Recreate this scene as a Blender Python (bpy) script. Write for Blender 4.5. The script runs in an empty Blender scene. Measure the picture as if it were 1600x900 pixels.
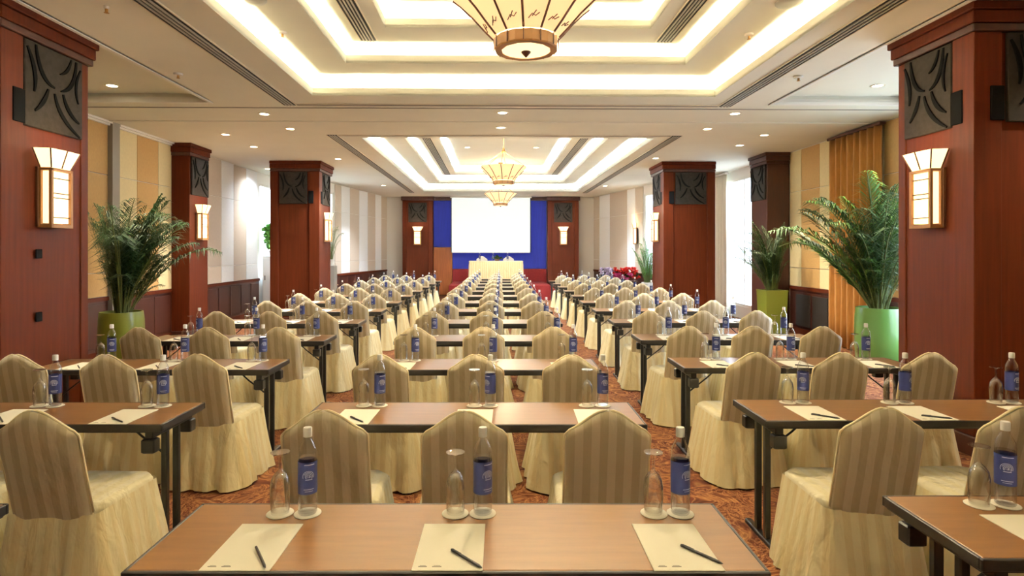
import bpy, math, random
from mathutils import Vector, Matrix
random.seed(7)
PI = math.pi
S = bpy.context.scene
C = S.collection
ROOM_A = 0.01514                      # the room runs slightly askew to the rows of tables
CA, SA = math.cos(ROOM_A), math.sin(ROOM_A)

# ------------------------------------------------------------------ camera
cd = bpy.data.cameras.new('camera'); cam = bpy.data.objects.new('camera', cd); C.objects.link(cam)
cam.location = (0, 0, 1.67); cam.rotation_euler = (PI/2, 0, 0)
cd.sensor_width = 36; cd.lens = 36*925/1600
cd.shift_x = 17/1600; cd.shift_y = -59/1600
cd.clip_start = .02; cd.clip_end = 200
S.camera = cam
S.view_settings.view_transform = 'Standard'; S.view_settings.look = 'None'
S.view_settings.gamma = 1; S.view_settings.use_curve_mapping = False
S.view_settings.exposure = 0.58
try:
    S.cycles.transparent_max_bounces = 40; S.cycles.max_bounces = 8
except Exception: pass
# ------------------------------------------------------------------ world (daylight beyond the windows)
W = bpy.data.worlds.new('daylight'); S.world = W; W.use_nodes = True
bg = W.node_tree.nodes['Background']; bg.inputs[0].default_value = (.70, .83, 1, 1); bg.inputs[1].default_value = 13.0
_n = W.node_tree.nodes; _tc = _n.new('ShaderNodeTexCoord'); _sx = _n.new('ShaderNodeSeparateXYZ'); _rp = _n.new('ShaderNodeValToRGB')   # pale sky above, duller ground below
W.node_tree.links.new(_tc.outputs['Generated'], _sx.inputs[0]); W.node_tree.links.new(_sx.outputs[2], _rp.inputs[0])
_e = _rp.color_ramp.elements; _e[0].position = 0; _e[0].color = (.30, .34, .36, 1); _e[1].position = .04; _e[1].color = (.70, .83, 1, 1)
W.node_tree.links.new(_rp.outputs[0], bg.inputs[0])

def RP(x, y, z=0): return Vector((x*CA - y*SA, x*SA + y*CA, z))
def area(name, x, y, z, sx, sy, power, col, rot=(0,0,0), portal=False, spread=PI):
    l = bpy.data.lights.new(name, 'AREA'); l.shape = 'RECTANGLE'; l.size = sx; l.size_y = sy
    l.energy = power; l.color = col; l.spread = spread
    if portal: l.cycles.is_portal = True
    o = bpy.data.objects.new(name, l); C.objects.link(o)
    o.location = RP(x, y, z); o.rotation_euler = (rot[0], rot[1], rot[2]+ROOM_A)
    return o
WARM = (1, .80, .45); NEUT = (1, .93, .80); COOL = (.72, .85, 1)
TRAYS = [dict(x0=-2.32, x1=2.9, y0=-1.7, y1=7.68, col=(1, .84, .56), k=24),
         dict(x0=-2.32, x1=2.9, y0=10.57, y1=20.15, col=(.73, .86, 1), k=185)]
LV = [3.67, 3.91, 4.127, 4.36]; STEP = .57
# lamps hidden in the coves, shining up onto the next soffit
for T in TRAYS:
    for k in range(3):
        x0, x1, y0, y1 = T['x0']+STEP*k, T['x1']-STEP*k, T['y0']+STEP*k, T['y1']-STEP*k
        z = LV[k]+.045; o = .075; e = T['k']
        area('cove_lamp', (x0+x1)/2, y1+o, z, x1-x0, .05, e*(x1-x0), T['col'], (PI, 0, 0))
        area('cove_lamp', (x0+x1)/2, y0-o, z, x1-x0, .05, e*(x1-x0), T['col'], (PI, 0, 0))
        area('cove_lamp', x0-o, (y0+y1)/2, z, .05, y1-y0, e*(y1-y0), T['col'], (PI, 0, 0))
        area('cove_lamp', x1+o, (y0+y1)/2, z, .05, y1-y0, e*(y1-y0), T['col'], (PI, 0, 0))
area('window_portal', 6.3, 14.8, 1.8, 3.0, 3.6, 1, (1, 1, 1), (0, PI/2, 0), portal=True)
area('window_portal', 6.3, 7.0, 1.8, 3.0, 2.8, 1, (1, 1, 1), (0, PI/2, 0), portal=True)
area('window_portal', -4.98, 17.5, 1.8, 3.0, .7, 1, (1, 1, 1), (0, -PI/2, -.174), portal=True)
area('window_portal', 5.0, 17.7, 1.8, 3.0, 1.1, 1, (1, 1, 1), (0, PI/2, .213), portal=True)
area('window_portal', -6.2, 16.1, 1.9, 3.0, 1.4, 1, (1, 1, 1), (0, -PI/2, 0), portal=True)

# ------------------------------------------------------------------ materials
M = {}
def mat(name, col, rough=.5, metal=0, spec=.5, emit=None, es=0, coat=0, trans=0, sheen=0):
    m = bpy.data.materials.new(name); m.use_nodes = True
    b = m.node_tree.nodes['Principled BSDF']
    b.inputs['Base Color'].default_value = (*col, 1); b.inputs['Roughness'].default_value = rough
    b.inputs['Metallic'].default_value = metal; b.inputs['Specular IOR Level'].default_value = spec
    b.inputs['Coat Weight'].default_value = coat; b.inputs['Coat Roughness'].default_value = .15
    b.inputs['Transmission Weight'].default_value = trans
    b.inputs['Sheen Weight'].default_value = sheen
    if emit: b.inputs['Emission Color'].default_value = (*emit, 1); b.inputs['Emission Strength'].default_value = es
    M[name] = m; return m
def nd(m, t, **kw):
    n = m.node_tree.nodes.new(t)
    for k, v in kw.items():
        if k.startswith('i_'): n.inputs[int(k[2:])].default_value = v
        else: setattr(n, k, v)
    return n
def lk(m, a, b): m.node_tree.links.new(a, b)
def ramp(m, stops):
    r = nd(m, 'ShaderNodeValToRGB'); e = r.color_ramp.elements
    while len(e) < len(stops): e.new(.5)
    for q, (p, c) in zip(e, stops): q.position = p; q.color = (*c, 1)
    return r
def vary(m, scale=8, amt=.15, stretch=(1, 1, 1), bump=0, coords='Object', detail=4):
    """noise multiplied over the base colour, with optional relief"""
    b = m.node_tree.nodes['Principled BSDF']; base = tuple(b.inputs['Base Color'].default_value)[:3]
    tc = nd(m, 'ShaderNodeTexCoord'); mp = nd(m, 'ShaderNodeMapping'); mp.inputs['Scale'].default_value = stretch
    n = nd(m, 'ShaderNodeTexNoise'); n.inputs['Scale'].default_value = scale; n.inputs['Detail'].default_value = detail
    lk(m, tc.outputs[coords], mp.inputs[0]); lk(m, mp.outputs[0], n.inputs['Vector'])
    r = ramp(m, [(.3, tuple(c*(1-amt) for c in base)), (.7, tuple(min(1, c*(1+amt)) for c in base))])
    lk(m, n.outputs['Fac'], r.inputs[0]); lk(m, r.outputs[0], b.inputs['Base Color'])
    if bump:
        bp = nd(m, 'ShaderNodeBump'); bp.inputs['Strength'].default_value = bump; bp.inputs['Distance'].default_value = .01
        lk(m, n.outputs['Fac'], bp.inputs['Height']); lk(m, bp.outputs[0], b.inputs['Normal'])
    return m
vary(mat('ceiling_paint', (.77, .765, .69), .85, spec=.2), 2, .02)
vary(mat('wood_red', (.090, .0155, .0034), .55, spec=.14), 5, .16, (6, 6, .3))
vary(mat('wood_dark', (.055, .013, .007), .42, coat=.1), 5, .2, (6, 6, .3))
vary(mat('wood_orange', (.42, .13, .035), .45), 5, .2, (6, 6, .4))
vary(mat('bronze', (.030, .024, .019), .8, spec=.2), 20, .2, bump=.1)
mat('black_line', (.004, .004, .004), .9, spec=.1)
vary(mat('panel_cream', (.76, .66, .40), .75, spec=.2), 60, .05, (1, 1, .3), .03)
vary(mat('panel_tan', (.57, .37, .16), .75, spec=.2), 60, .06, (1, 1, .3), .03)
vary(mat('panel_cream_daylit', (.80, .82, .84), .75, spec=.2), 60, .04, (1, 1, .3), .03)  # cream panels of the far end, cool daylight put into the colour
vary(mat('panel_tan_daylit', (.58, .50, .42), .75, spec=.2), 60, .05, (1, 1, .3), .03)  # tan panels of the far end, paled as if by daylight
vary(mat('backdrop_blue', (.03, .05, .50), .8), 6, .12, (8, 1, .3))
mat('white_paint', (.8, .79, .76), .6)
mat('grey_trim', (.30, .28, .25), .6)
mat('seam', (.12, .08, .05), .7)
vary(mat('table_top', (.215, .103, .038), .3, spec=.5), 4, .12, (1, 8, 1))
mat('table_edge', (.012, .010, .010), .4)
mat('metal_black', (.010, .010, .011), .35, spec=.5)
mat('paper', (.92, .90, .78), .7)
mat('print_grey', (.30, .28, .24), .7)
mat('pen_black', (.008, .008, .010), .3)
mat('coaster', (.88, .85, .76), .8)
mat('label_blue', (.024, .035, .15), .35); mat('label_white', (.62, .66, .78), .4)
mat('cap_white', (.85, .87, .88), .4)
mat('green_pot', (.115, .27, .06), .3, coat=.3); mat('lime_pot', (.19, .235, .025), .35, coat=.3)
mat('white_pot', (.75, .77, .76), .5)
mat('soil', (.05, .03, .02), .9)
vary(mat('leaf', (.020, .060, .012), .5), 3, .5); vary(mat('leaf_light', (.075, .17, .022), .5), 3, .4)
vary(mat('leaf_bright', (.12, .33, .07), .5), 3, .4); vary(mat('leaf_pale', (.50, .52, .36), .6), 3, .3)
mat('stem_green', (.10, .13, .03), .6)
mat('flower_red', (.62, .03, .02), .6); mat('flower_pink', (.75, .10, .30), .6); mat('flower_lilac', (.62, .52, .70), .6)
mat('flower_white', (.8, .8, .75), .6)
vary(mat('curtain_gold', (.42, .19, .035), .8, sheen=.2), 30, .12, (1, 1, .2))
mat('sheer', (.86, .80, .66), .9)
mat('lamp_shade', (.80, .62, .38), .6, emit=(1, .66, .32), es=.62)
mat('lamp_disc', (.85, .72, .5), .6, emit=(1, .78, .48), es=.9)
mat('sconce_glow', (.9, .8, .6), .6, emit=(1, .70, .34), es=1.5)
mat('lamp_wood', (.40, .20, .075), .45); mat('lamp_wood_dark', (.10, .035, .015), .45)
mat('brass', (.45, .26, .09), .35, metal=.8)
mat('downlight_glow', (1, .9, .7), .5, emit=(1, .83, .52), es=14)
mat('downlight_trim', (.75, .68, .55), .4)
mat('screen', (.76, .84, .88), .9, emit=(.80, .93, 1), es=.36)  # emission stands in for light projected onto the canvas
mat('screen_black', (.01, .01, .012), .6)
vary(mat('stage_red', (.22, .012, .012), .9), 40, .3)
mat('grille_dark', (.018, .014, .012), .6)
mat('steel_grey', (.42, .44, .42), .4)
mat('diffuser_dark', (.012, .012, .012), .7); mat('diffuser_bar', (.42, .40, .36), .5)

# satin cover: wide woven stripes running along the u of the mesh
def satin(name, a, b_, per=.074):
    m = mat(name, a, .55, spec=.35, sheen=.25); b = m.node_tree.nodes['Principled BSDF']
    uv = nd(m, 'ShaderNodeUVMap'); sx = nd(m, 'ShaderNodeSeparateXYZ'); lk(m, uv.outputs[0], sx.inputs[0])
    mu = nd(m, 'ShaderNodeMath', operation='MULTIPLY'); mu.inputs[1].default_value = 2*PI/per; lk(m, sx.outputs[0], mu.inputs[0])
    si = nd(m, 'ShaderNodeMath', operation='SINE'); lk(m, mu.outputs[0], si.inputs[0])
    r = ramp(m, [(.44, a), (.56, b_)])
    ad = nd(m, 'ShaderNodeMath', operation='MULTIPLY_ADD'); ad.inputs[1].default_value = .5; ad.inputs[2].default_value = .5
    lk(m, si.outputs[0], ad.inputs[0]); lk(m, ad.outputs[0], r.inputs[0])
    lk(m, r.outputs[0], b.inputs['Base Color'])
    rr = nd(m, 'ShaderNodeMapRange'); rr.inputs[3].default_value = .65; rr.inputs[4].default_value = .38
    lk(m, ad.outputs[0], rr.inputs[0]); lk(m, rr.outputs[0], b.inputs['Roughness'])
    tc = nd(m, 'ShaderNodeTexCoord'); n = nd(m, 'ShaderNodeTexNoise'); n.inputs['Scale'].default_value = 9; n.inputs['Detail'].default_value = 3
    mp = nd(m, 'ShaderNodeMapping'); mp.inputs['Scale'].default_value = (1.4, 1.4, .55); mp.inputs['Rotation'].default_value = (0, .5, 0)
    lk(m, tc.outputs['Object'], mp.inputs[0]); lk(m, mp.outputs[0], n.inputs['Vector'])
    bp = nd(m, 'ShaderNodeBump'); bp.inputs['Strength'].default_value = .35 if 'back' in name else .6; bp.inputs['Distance'].default_value = .04; n.inputs['Distortion'].default_value = .0 if 'back' in name else .5
    lk(m, n.outputs['Fac'], bp.inputs['Height']); lk(m, bp.outputs[0], b.inputs['Normal'])
satin('satin_back', (.44, .37, .235), (.565, .50, .36))  # backs: shaded copy of the cover satin, shade put into the colour
satin('satin_skirt', (.75, .65, .37), (.81, .74, .48))  # skirts: colour lightened in place of more light low down
satin('satin_seat', (.82, .76, .52), (.85, .80, .60))  # seats: palest copy of the cover, light on them put into the colour
mat('satin_piping', (.88, .78, .50), .5, sheen=.2)
satin('satin_white', (.80, .78, .72), (.84, .82, .78))

def clear(name, tint, gloss=.35, ior=1.45):
    m = bpy.data.materials.new(name); m.use_nodes = True; nt = m.node_tree
    for n in list(nt.nodes): nt.nodes.remove(n)
    o = nt.nodes.new('ShaderNodeOutputMaterial'); t = nt.nodes.new('ShaderNodeBsdfTransparent'); t.inputs[0].default_value = (*tint, 1)
    g = nt.nodes.new('ShaderNodeBsdfGlossy'); g.inputs['Roughness'].default_value = .04
    f = nt.nodes.new('ShaderNodeLayerWeight'); f.inputs['Blend'].default_value = gloss
    x = nt.nodes.new('ShaderNodeMixShader')
    nt.links.new(f.outputs['Facing'], x.inputs[0]) ; nt.links.new(t.outputs[0], x.inputs[1]); nt.links.new(g.outputs[0], x.inputs[2])
    nt.links.new(x.outputs[0], o.inputs[0]); M[name] = m; return m
clear('glass', (.97, .97, .95), .32); clear('bottle_plastic', (.95, .96, .97), .25); clear('water', (.93, .95, .96), .12)
clear('window_glass', (.95, .97, .98), .1)

# carpet: swirling ornament in rust, gold and dark red
m = mat('carpet', (.25, .07, .03), .95, spec=.1); b = m.node_tree.nodes['Principled BSDF']
tc = nd(m, 'ShaderNodeTexCoord')
n1 = nd(m, 'ShaderNodeTexNoise'); n1.inputs['Scale'].default_value = 2.2; n1.inputs['Detail'].default_value = 1; lk(m, tc.outputs['Object'], n1.inputs['Vector'])
mx = nd(m, 'ShaderNodeVectorMath', operation='MULTIPLY_ADD'); mx.inputs[1].default_value = (1.2, 1.2, 0)
lk(m, n1.outputs['Color'], mx.inputs[0]); lk(m, tc.outputs['Object'], mx.inputs[2])
v = nd(m, 'ShaderNodeTexVoronoi'); v.feature = 'DISTANCE_TO_EDGE'; v.inputs['Scale'].default_value = 7; lk(m, mx.outputs[0], v.inputs['Vector'])
w = nd(m, 'ShaderNodeTexNoise'); w.inputs['Scale'].default_value = 11; w.inputs['Detail'].default_value = 2; w.inputs['Distortion'].default_value = 2.5; lk(m, mx.outputs[0], w.inputs['Vector'])
r1 = ramp(m, [(0, (.33, .18, .07)), (.05, (.19, .07, .03)), (.12, (.07, .018, .012)), (.3, (.11, .033, .018))])
r2 = ramp(m, [(.42, (.06, .016, .012)), (.50, (.20, .075, .03)), (.56, (.42, .22, .09)), (.62, (.12, .03, .018))])
lk(m, v.outputs['Distance'], r1.inputs[0]); lk(m, w.outputs['Fac'], r2.inputs[0])
mm = nd(m, 'ShaderNodeMix', data_type='RGBA'); mm.inputs[0].default_value = .55
lk(m, r1.outputs[0], mm.inputs[6]); lk(m, r2.outputs[0], mm.inputs[7]); lk(m, mm.outputs[2], b.inputs['Base Color'])

# ------------------------------------------------------------------ mesh builder
class MB:
    def __init__(s): s.v = []; s.f = []; s.mi = []; s.uv = {}; s.cur = 0
    def add(s, vs, fs, us=None):
        b = len(s.v); s.v += [tuple(q) for q in vs]; s.f += [tuple(b+i for i in f) for f in fs]; s.mi += [s.cur]*len(fs)
        if us:
            for i, u in enumerate(us): s.uv[b+i] = u
        return s
    def box(s, x0, x1, y0, y1, z0, z1):
        return s.add([(x0,y0,z0),(x1,y0,z0),(x1,y1,z0),(x0,y1,z0),(x0,y0,z1),(x1,y0,z1),(x1,y1,z1),(x0,y1,z1)],
                     [(0,3,2,1),(4,5,6,7),(0,1,5,4),(1,2,6,5),(2,3,7,6),(3,0,4,7)])
    def bbox(s, x0, x1, y0, y1, z0, z1, c=.008):
        """box with chamfered top and vertical edges"""
        def ring(d, z): return [(x0+d+c,y0+d,z),(x1-d-c,y0+d,z),(x1-d,y0+d+c,z),(x1-d,y1-d-c,z),(x1-d-c,y1-d,z),(x0+d+c,y1-d,z),(x0+d,y1-d-c,z),(x0+d,y0+d+c,z)]
        return s.rings([ring(c, z0), ring(0, z0+c), ring(0, z1-c), ring(c, z1)], True, True)
    def rings(s, rs, cap0=False, cap1=False, closed=True, us=None):
        n = len(rs[0]); vs = [p for r in rs for p in r]; fs = []
        for i in range(len(rs)-1):
            for j in range(n if closed else n-1):
                k = (j+1) % n; fs.append((i*n+j, i*n+k, (i+1)*n+k, (i+1)*n+j))
        if cap0: fs.append(tuple(range(n-1, -1, -1)))
        if cap1: fs.append(tuple((len(rs)-1)*n+j for j in range(n)))
        return s.add(vs, fs, us)
    def lathe(s, prof, n=24, cx=0, cy=0, cap0=True, cap1=True, sq=None):
        rs = [[(cx+r*math.cos(2*PI*j/n), cy+r*math.sin(2*PI*j/n), z) for j in range(n)] for r, z in prof]
        return s.rings(rs, cap0, cap1)
    def tube(s, pts, r, n=8, cap=True):
        pts = [Vector(p) for p in pts]; rs = []
        rr = r if isinstance(r, (list, tuple)) else [r]*len(pts)
        t0 = (pts[1]-pts[0]).normalized(); up = Vector((0,0,1)) if abs(t0.z) < .9 else Vector((1,0,0))
        for i, p in enumerate(pts):
            t = (pts[min(i+1,len(pts)-1)]-pts[max(i-1,0)]).normalized()
            a = t.cross(up).normalized(); b2 = a.cross(t).normalized()
            rs.append([p+(a*math.cos(2*PI*j/n)+b2*math.sin(2*PI*j/n))*rr[i] for j in range(n)])
        return s.rings(rs, cap, cap)
    def mesh(s, name, mats, smooth=False):
        me = bpy.data.meshes.new(name); me.from_pydata(s.v, [], s.f); me.validate()
        for q in (mats if isinstance(mats, (list, tuple)) else [mats]): me.materials.append(M[q])
        if len(me.polygons) == len(s.mi): me.polygons.foreach_set('material_index', s.mi)
        if smooth: me.polygons.foreach_set('use_smooth', [True]*len(me.polygons))
        if s.uv:
            l = me.uv_layers.new(name='UVMap')
            for lp in me.loops: l.data[lp.index].uv = s.uv.get(lp.vertex_index, (0, 0))
        import bmesh
        bm = bmesh.new(); bm.from_mesh(me); bmesh.ops.recalc_face_normals(bm, faces=bm.faces); bm.to_mesh(me); bm.free()
        if smooth and smooth != 'all': me.set_sharp_from_angle(angle=math.radians(40))
        return me
    def build(s, name, mats, parent=None, smooth=False, loc=None, rz=None):
        o = bpy.data.objects.new(name, s.mesh(name, mats, smooth)); C.objects.link(o)
        if parent is not None: o.parent = parent
        if loc is not None: o.location = loc
        if rz is not None: o.rotation_euler = (0, 0, rz)
        return o
def child(name, me, parent, loc=(0,0,0), rot=(0,0,0)):
    o = bpy.data.objects.new(name, me); C.objects.link(o); o.parent = parent; o.location = loc; o.rotation_euler = rot; return o
def tag(o, label, cat, group=None, kind=None):
    if label: o['label'] = label
    if cat: o['category'] = cat
    if group: o['group'] = group
    if kind: o['kind'] = kind
    return o
def empty(name, loc=(0,0,0), rz=0, room=True):
    o = bpy.data.objects.new(name, None); C.objects.link(o); o.empty_display_size = .1
    o.location = RP(*loc) if room else Vector(loc); o.rotation_euler = (0, 0, rz+(ROOM_A if room else 0)); return o
def inroom(o): o.rotation_euler = (0, 0, ROOM_A); return o
def struct(o): inroom(o); o['kind'] = 'structure'; return o
def copy_tree(o, parent=None):
    c = o.copy(); C.objects.link(c); c.parent = parent
    for ch in list(o.children): copy_tree(ch, c)
    return c

# ------------------------------------------------------------------ SETTING: floor, ceiling, walls
HC = 3.67
struct(MB().box(-7, 7, -3.6, 23, -.1, 0).build('floor', 'carpet'))
def plate(mb, X0, X1, Y0, Y1, z, holes, th=.02):
    xs = sorted({X0, X1, *[h[0] for h in holes], *[h[1] for h in holes]}); ys = sorted({Y0, Y1, *[h[2] for h in holes], *[h[3] for h in holes]})
    for i in range(len(xs)-1):
        for j in range(len(ys)-1):
            cx, cy = (xs[i]+xs[i+1])/2, (ys[j]+ys[j+1])/2
            if any(h[0] < cx < h[1] and h[2] < cy < h[3] for h in holes): continue
            mb.box(xs[i], xs[i+1], ys[j], ys[j+1], z, z+th)
def ringwall(mb, x0, x1, y0, y1, z0, z1, th):
    """vertical band just outside a rectangle"""
    mb.box(x0-th, x0, y0-th, y1+th, z0, z1); mb.box(x1, x1+th, y0-th, y1+th, z0, z1)
    mb.box(x0, x1, y0-th, y0, z0, z1); mb.box(x0, x1, y1, y1+th, z0, z1)
cb = MB(); CO = .20
coffers = [(-5.6, -3.78, 1.2, 8.08), (3.80, 5.7, 1.2, 8.08), (-5.6, -3.9, 9.6+2.4, 17.0), (3.9, 5.7, 12.0, 17.0)]
coffers = coffers[:2]
holes = [(t['x0'], t['x1'], t['y0'], t['y1']) for t in TRAYS] + coffers
plate(cb, -7, 7, -3.6, 23, HC, holes)
for (x0, x1, y0, y1) in coffers:
    ringwall(cb, x0, x1, y0, y1, HC, HC+.14, .02); cb.box(x0, x1, y0, y1, HC+.12, HC+.14)
ceiling = struct(cb.build('ceiling', 'ceiling_paint'))
for ti, T in enumerate(TRAYS):
    for k in range(3):
        mb = MB()
        x0, x1, y0, y1 = T['x0']+STEP*k, T['x1']-STEP*k, T['y0']+STEP*k, T['y1']-STEP*k
        ringwall(mb, x0, x1, y0, y1, LV[k]+.001, LV[k]+.10, .025)            # lip that hides the lamps
        ringwall(mb, x0-CO, x1+CO, y0-CO, y1+CO, LV[k]+.021, LV[k+1], .02)   # back of the cove
        # the shelf of the cove
        plate(mb, x0-CO, x1+CO, y0-CO, y1+CO, LV[k]+.02, [(x0, x1, y0, y1)], .01)
        hole = [(x0+STEP, x1-STEP, y0+STEP, y1-STEP)] if k < 2 else []
        plate(mb, x0-CO-.02, x1+CO+.02, y0-CO-.02, y1+CO+.02, LV[k+1], hole)
        ch = mb.build('ceiling_tray_step', 'ceiling_paint', ceiling)
for (x0, x1, y0, y1) in coffers:                                             # moulding round each side coffer
    mb = MB(); ringwall(mb, x0+.05, x1-.05, y0+.05, y1-.05, HC-.012, HC+.03, .05); ringwall(mb, x0+.025, x1-.025, y0+.025, y1-.025, HC+.03, HC+.07, .025)
    mb.build('coffer_moulding', 'white_paint', ceiling)
struct(MB().box(-6, 6.1, 9.2, 9.27, HC-.014, HC+.005).build('trim_1', 'ceiling_paint'))
struct(MB().box(-6, 6.1, 8.33, 8.36, HC-.008, HC+.005).build('trim_2', 'grey_trim'))

TW = .12
def seg_wall(name, p0, p1, thick_out, openings=()):
    """solid wall between two floor points; thickness goes to the left of p0->p1"""
    p0 = Vector(p0); p1 = Vector(p1); L = (p1-p0).length; mb = MB(); op = sorted(openings); cur = 0
    for (a, b2, z0, z1) in op:
        mb.box(cur, a, 0, TW, 0, HC+.0); mb.box(a, b2, 0, TW, 0, z0); mb.box(a, b2, 0, TW, z1, HC); cur = b2
    mb.box(cur, L, 0, TW, 0, HC)
    o = mb.build(name, 'white_paint'); d = (p1-p0).normalized(); o['kind'] = 'structure'
    o.location = RP(p0.x, p0.y); o.rotation_euler = (0, 0, math.atan2(d.y, d.x)+ROOM_A)
    return o
PCACHE = {}
def panel_mesh(w, z0, z1, ma):
    k = (round(w, 3), round(z0, 3), round(z1, 3), ma)
    if k not in PCACHE: PCACHE[k] = MB().bbox(.004, w-.004, -.018, .0, z0+.005, z1-.005, .003).mesh('wall_panel', ma)
    return PCACHE[k]
ZL = [.95, 1.32, 2.84, 3.66]
def stripes(wall, bounds, mats):
    """upholstered panels in three tiers; x runs along the wall"""
    for i in range(len(bounds)-1):
        for j in range(3):
            child('wall_panel', panel_mesh(bounds[i+1]-bounds[i], ZL[j], ZL[j+1], mats[i % len(mats)]), wall, (bounds[i], 0, 0))
def wainscot(wall, a, b2):
    mb = MB(); mb.box(a, b2, -.012, 0, 0, .95); mb.build('wainscot', 'wood_dark', wall)
    MB().box(a, b2, -.035, -.012, .89, .95).build('chair_rail', 'wood_red', wall)
    n = max(1, round((b2-a)/.62)); w_ = (b2-a)/n
    for i in range(n):
        k = ('wp', round(w_, 3))
        if k not in PCACHE: PCACHE[k] = MB().bbox(.05, w_-.05, -.024, -.012, .18, .84, .006).mesh('wainscot_panel', 'wood_dark')
        child('wainscot_panel', PCACHE[k], wall, (a+i*w_, 0, 0))
    MB().box(a, b2, -.03, -.012, 0, .13).build('baseboard', 'wood_red', wall)
# left wall: runs from (-6,17) towards the camera so that local -y faces the room.  local x = 17 - Y
def run(a, b2, w_):
    n = max(1, round((b2-a)/w_)); return [a+(b2-a)*i/n for i in range(n+1)]
# wall_left: direction +Y, thickness to the left (away from the room); room side is local -y
wl = seg_wall('wall_left', (-6, -3.5), (-6, 17.0), 1, [(18.85, 20.3, .95, 3.4)])
L = lambda y: y+3.5
b_ = run(L(-3.5), L(9.31), .62); stripes(wl, b_, ['panel_tan', 'panel_cream'])
stripes(wl, [L(9.49), L(10.07), L(10.7), L(11.14)], ['panel_cream', 'panel_tan', 'panel_cream'])
stripes(wl, [L(11.85), L(12.55), L(13.18), L(13.8), L(14.5), L(15.16)], ['panel_cream_daylit', 'panel_tan_daylit', 'panel_cream_daylit', 'panel_tan_daylit', 'panel_cream_daylit'])
for (a, b2) in ((-3.5, 11.14), (11.85, 15.3)): wainscot(wl, L(a), L(b2))
MB().box(L(9.31), L(9.49), -.09, 0, 0, HC).build('wall_post', 'grey_trim', wl)
# crown moulding in short returns, as photographed
for a, b2 in ((7.6, 9.3), (9.5, 10.75), (10.75, 11.1)):
    MB().box(L(a), L(b2), -.06, 0, HC-.06, HC-.001).box(L(a), L(b2), -.10, -.06, HC-.03, HC-.001).build('crown_moulding', 'white_paint', wl)
# wall_right: from (6.1,17) back towards the camera. local x = 17-Y, room side is local -y
wr = seg_wall('wall_right', (6.1, 17.0), (6.1, -3.5), 1, [(.3, 3.9, .3, 3.45), (8.6, 11.4, .3, 3.45)])
R_ = lambda y: 17.0-y
stripes(wr, [R_(12.0), R_(11.56), R_(10.91), R_(10.47)], ['panel_cream', 'panel_tan', 'panel_cream'])
stripes(wr, run(R_(10.4), R_(8.45), .65), ['panel_tan', 'panel_cream']); stripes(wr, run(R_(5.55), R_(-3.5), .62), ['panel_tan', 'panel_cream'])
wainscot(wr, R_(12.0), R_(8.45)); wainscot(wr, R_(5.55), R_(-3.5))
for q in (11.72, 11.12):                                               # two dark speaker grilles let into the wood
    MB().bbox(R_(q), R_(q)+.52, -.045, -.024, .18, .80, .005).build('grille', 'grille_dark', wr)
MB().box(R_(10.47)-.0, R_(10.40), -.06, 0, 0, HC).build('wall_post', 'grey_trim', wr)
def slant_window(wall, a, b2, z0, z1):
    f = MB(); w_ = .05
    f.box(a, b2, .02, .10, z0, z0+w_).box(a, b2, .02, .10, z1-w_, z1).box(a, a+w_, .02, .10, z0+w_, z1-w_).box(b2-w_, b2, .02, .10, z0+w_, z1-w_)
    f.build('window_frame', 'white_paint', wall); MB().box(a+.04, b2-.04, .055, .062, z0+.04, z1-.04).build('pane', 'window_glass', wall)
# set-backs and slanted end walls
o = seg_wall('wall_left_return', (-6, 17.0), (-4.9, 17.0), 1); 
o = seg_wall('wall_right_return', (5.0, 17.0), (6.1, 17.0), 1)
ws = seg_wall('wall_left_slant', (-4.9, 17.0), (-3.97, 22.3), 1, [(.12, .85, .96, 3.4)]); Ls = math.hypot(.93, 5.3)
slant_window(ws, .12, .85, .96, 3.4)
stripes(ws, [.9, 1.35, 2.0, 2.75, 3.5, 4.2, 4.8, Ls], ['panel_tan_daylit', 'panel_cream_daylit']); wainscot(ws, 0, Ls)
ws = seg_wall('wall_right_slant', (3.85, 22.3), (5.0, 17.0), 1, [(4.1, 5.3, .96, 3.4)]); Lr = math.hypot(1.15, 5.3)
slant_window(ws, 4.1, 5.3, .96, 3.4)
stripes(ws, [0, .55, 1.5, 2.9, 3.5, 4.05], ['panel_tan_daylit', 'panel_cream_daylit']); wainscot(ws, 0, Lr)
wb = seg_wall('wall_back', (-4.2, 22.3), (4.1, 22.3), 1)
B = lambda x: x+4.2
MB().bbox(B(-2.2), B(-1.5), -.05, 0, 1.79, 3.53, .01).build('blue_panel', 'backdrop_blue', wb)
MB().bbox(B(-2.2), B(-1.5), -.06, 0, 0, 1.78, .01).build('orange_wood_panel', 'wood_orange', wb)
MB().bbox(B(-1.49), B(2.05), -.05, 0, .97, 3.53, .01).build('blue_panel', 'backdrop_blue', wb)
MB().bbox(B(-1.49), B(2.05), -.07, 0, 0, .965, .01).build('red_wood_panel', 'stage_red', wb)
MB().box(B(-2.2), B(2.05), -.08, 0, 3.535, 3.66).build('header_board', 'wood_dark', wb)
seg_wall('wall_front', (7, -3.5), (-7, -3.5), 1)
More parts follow.
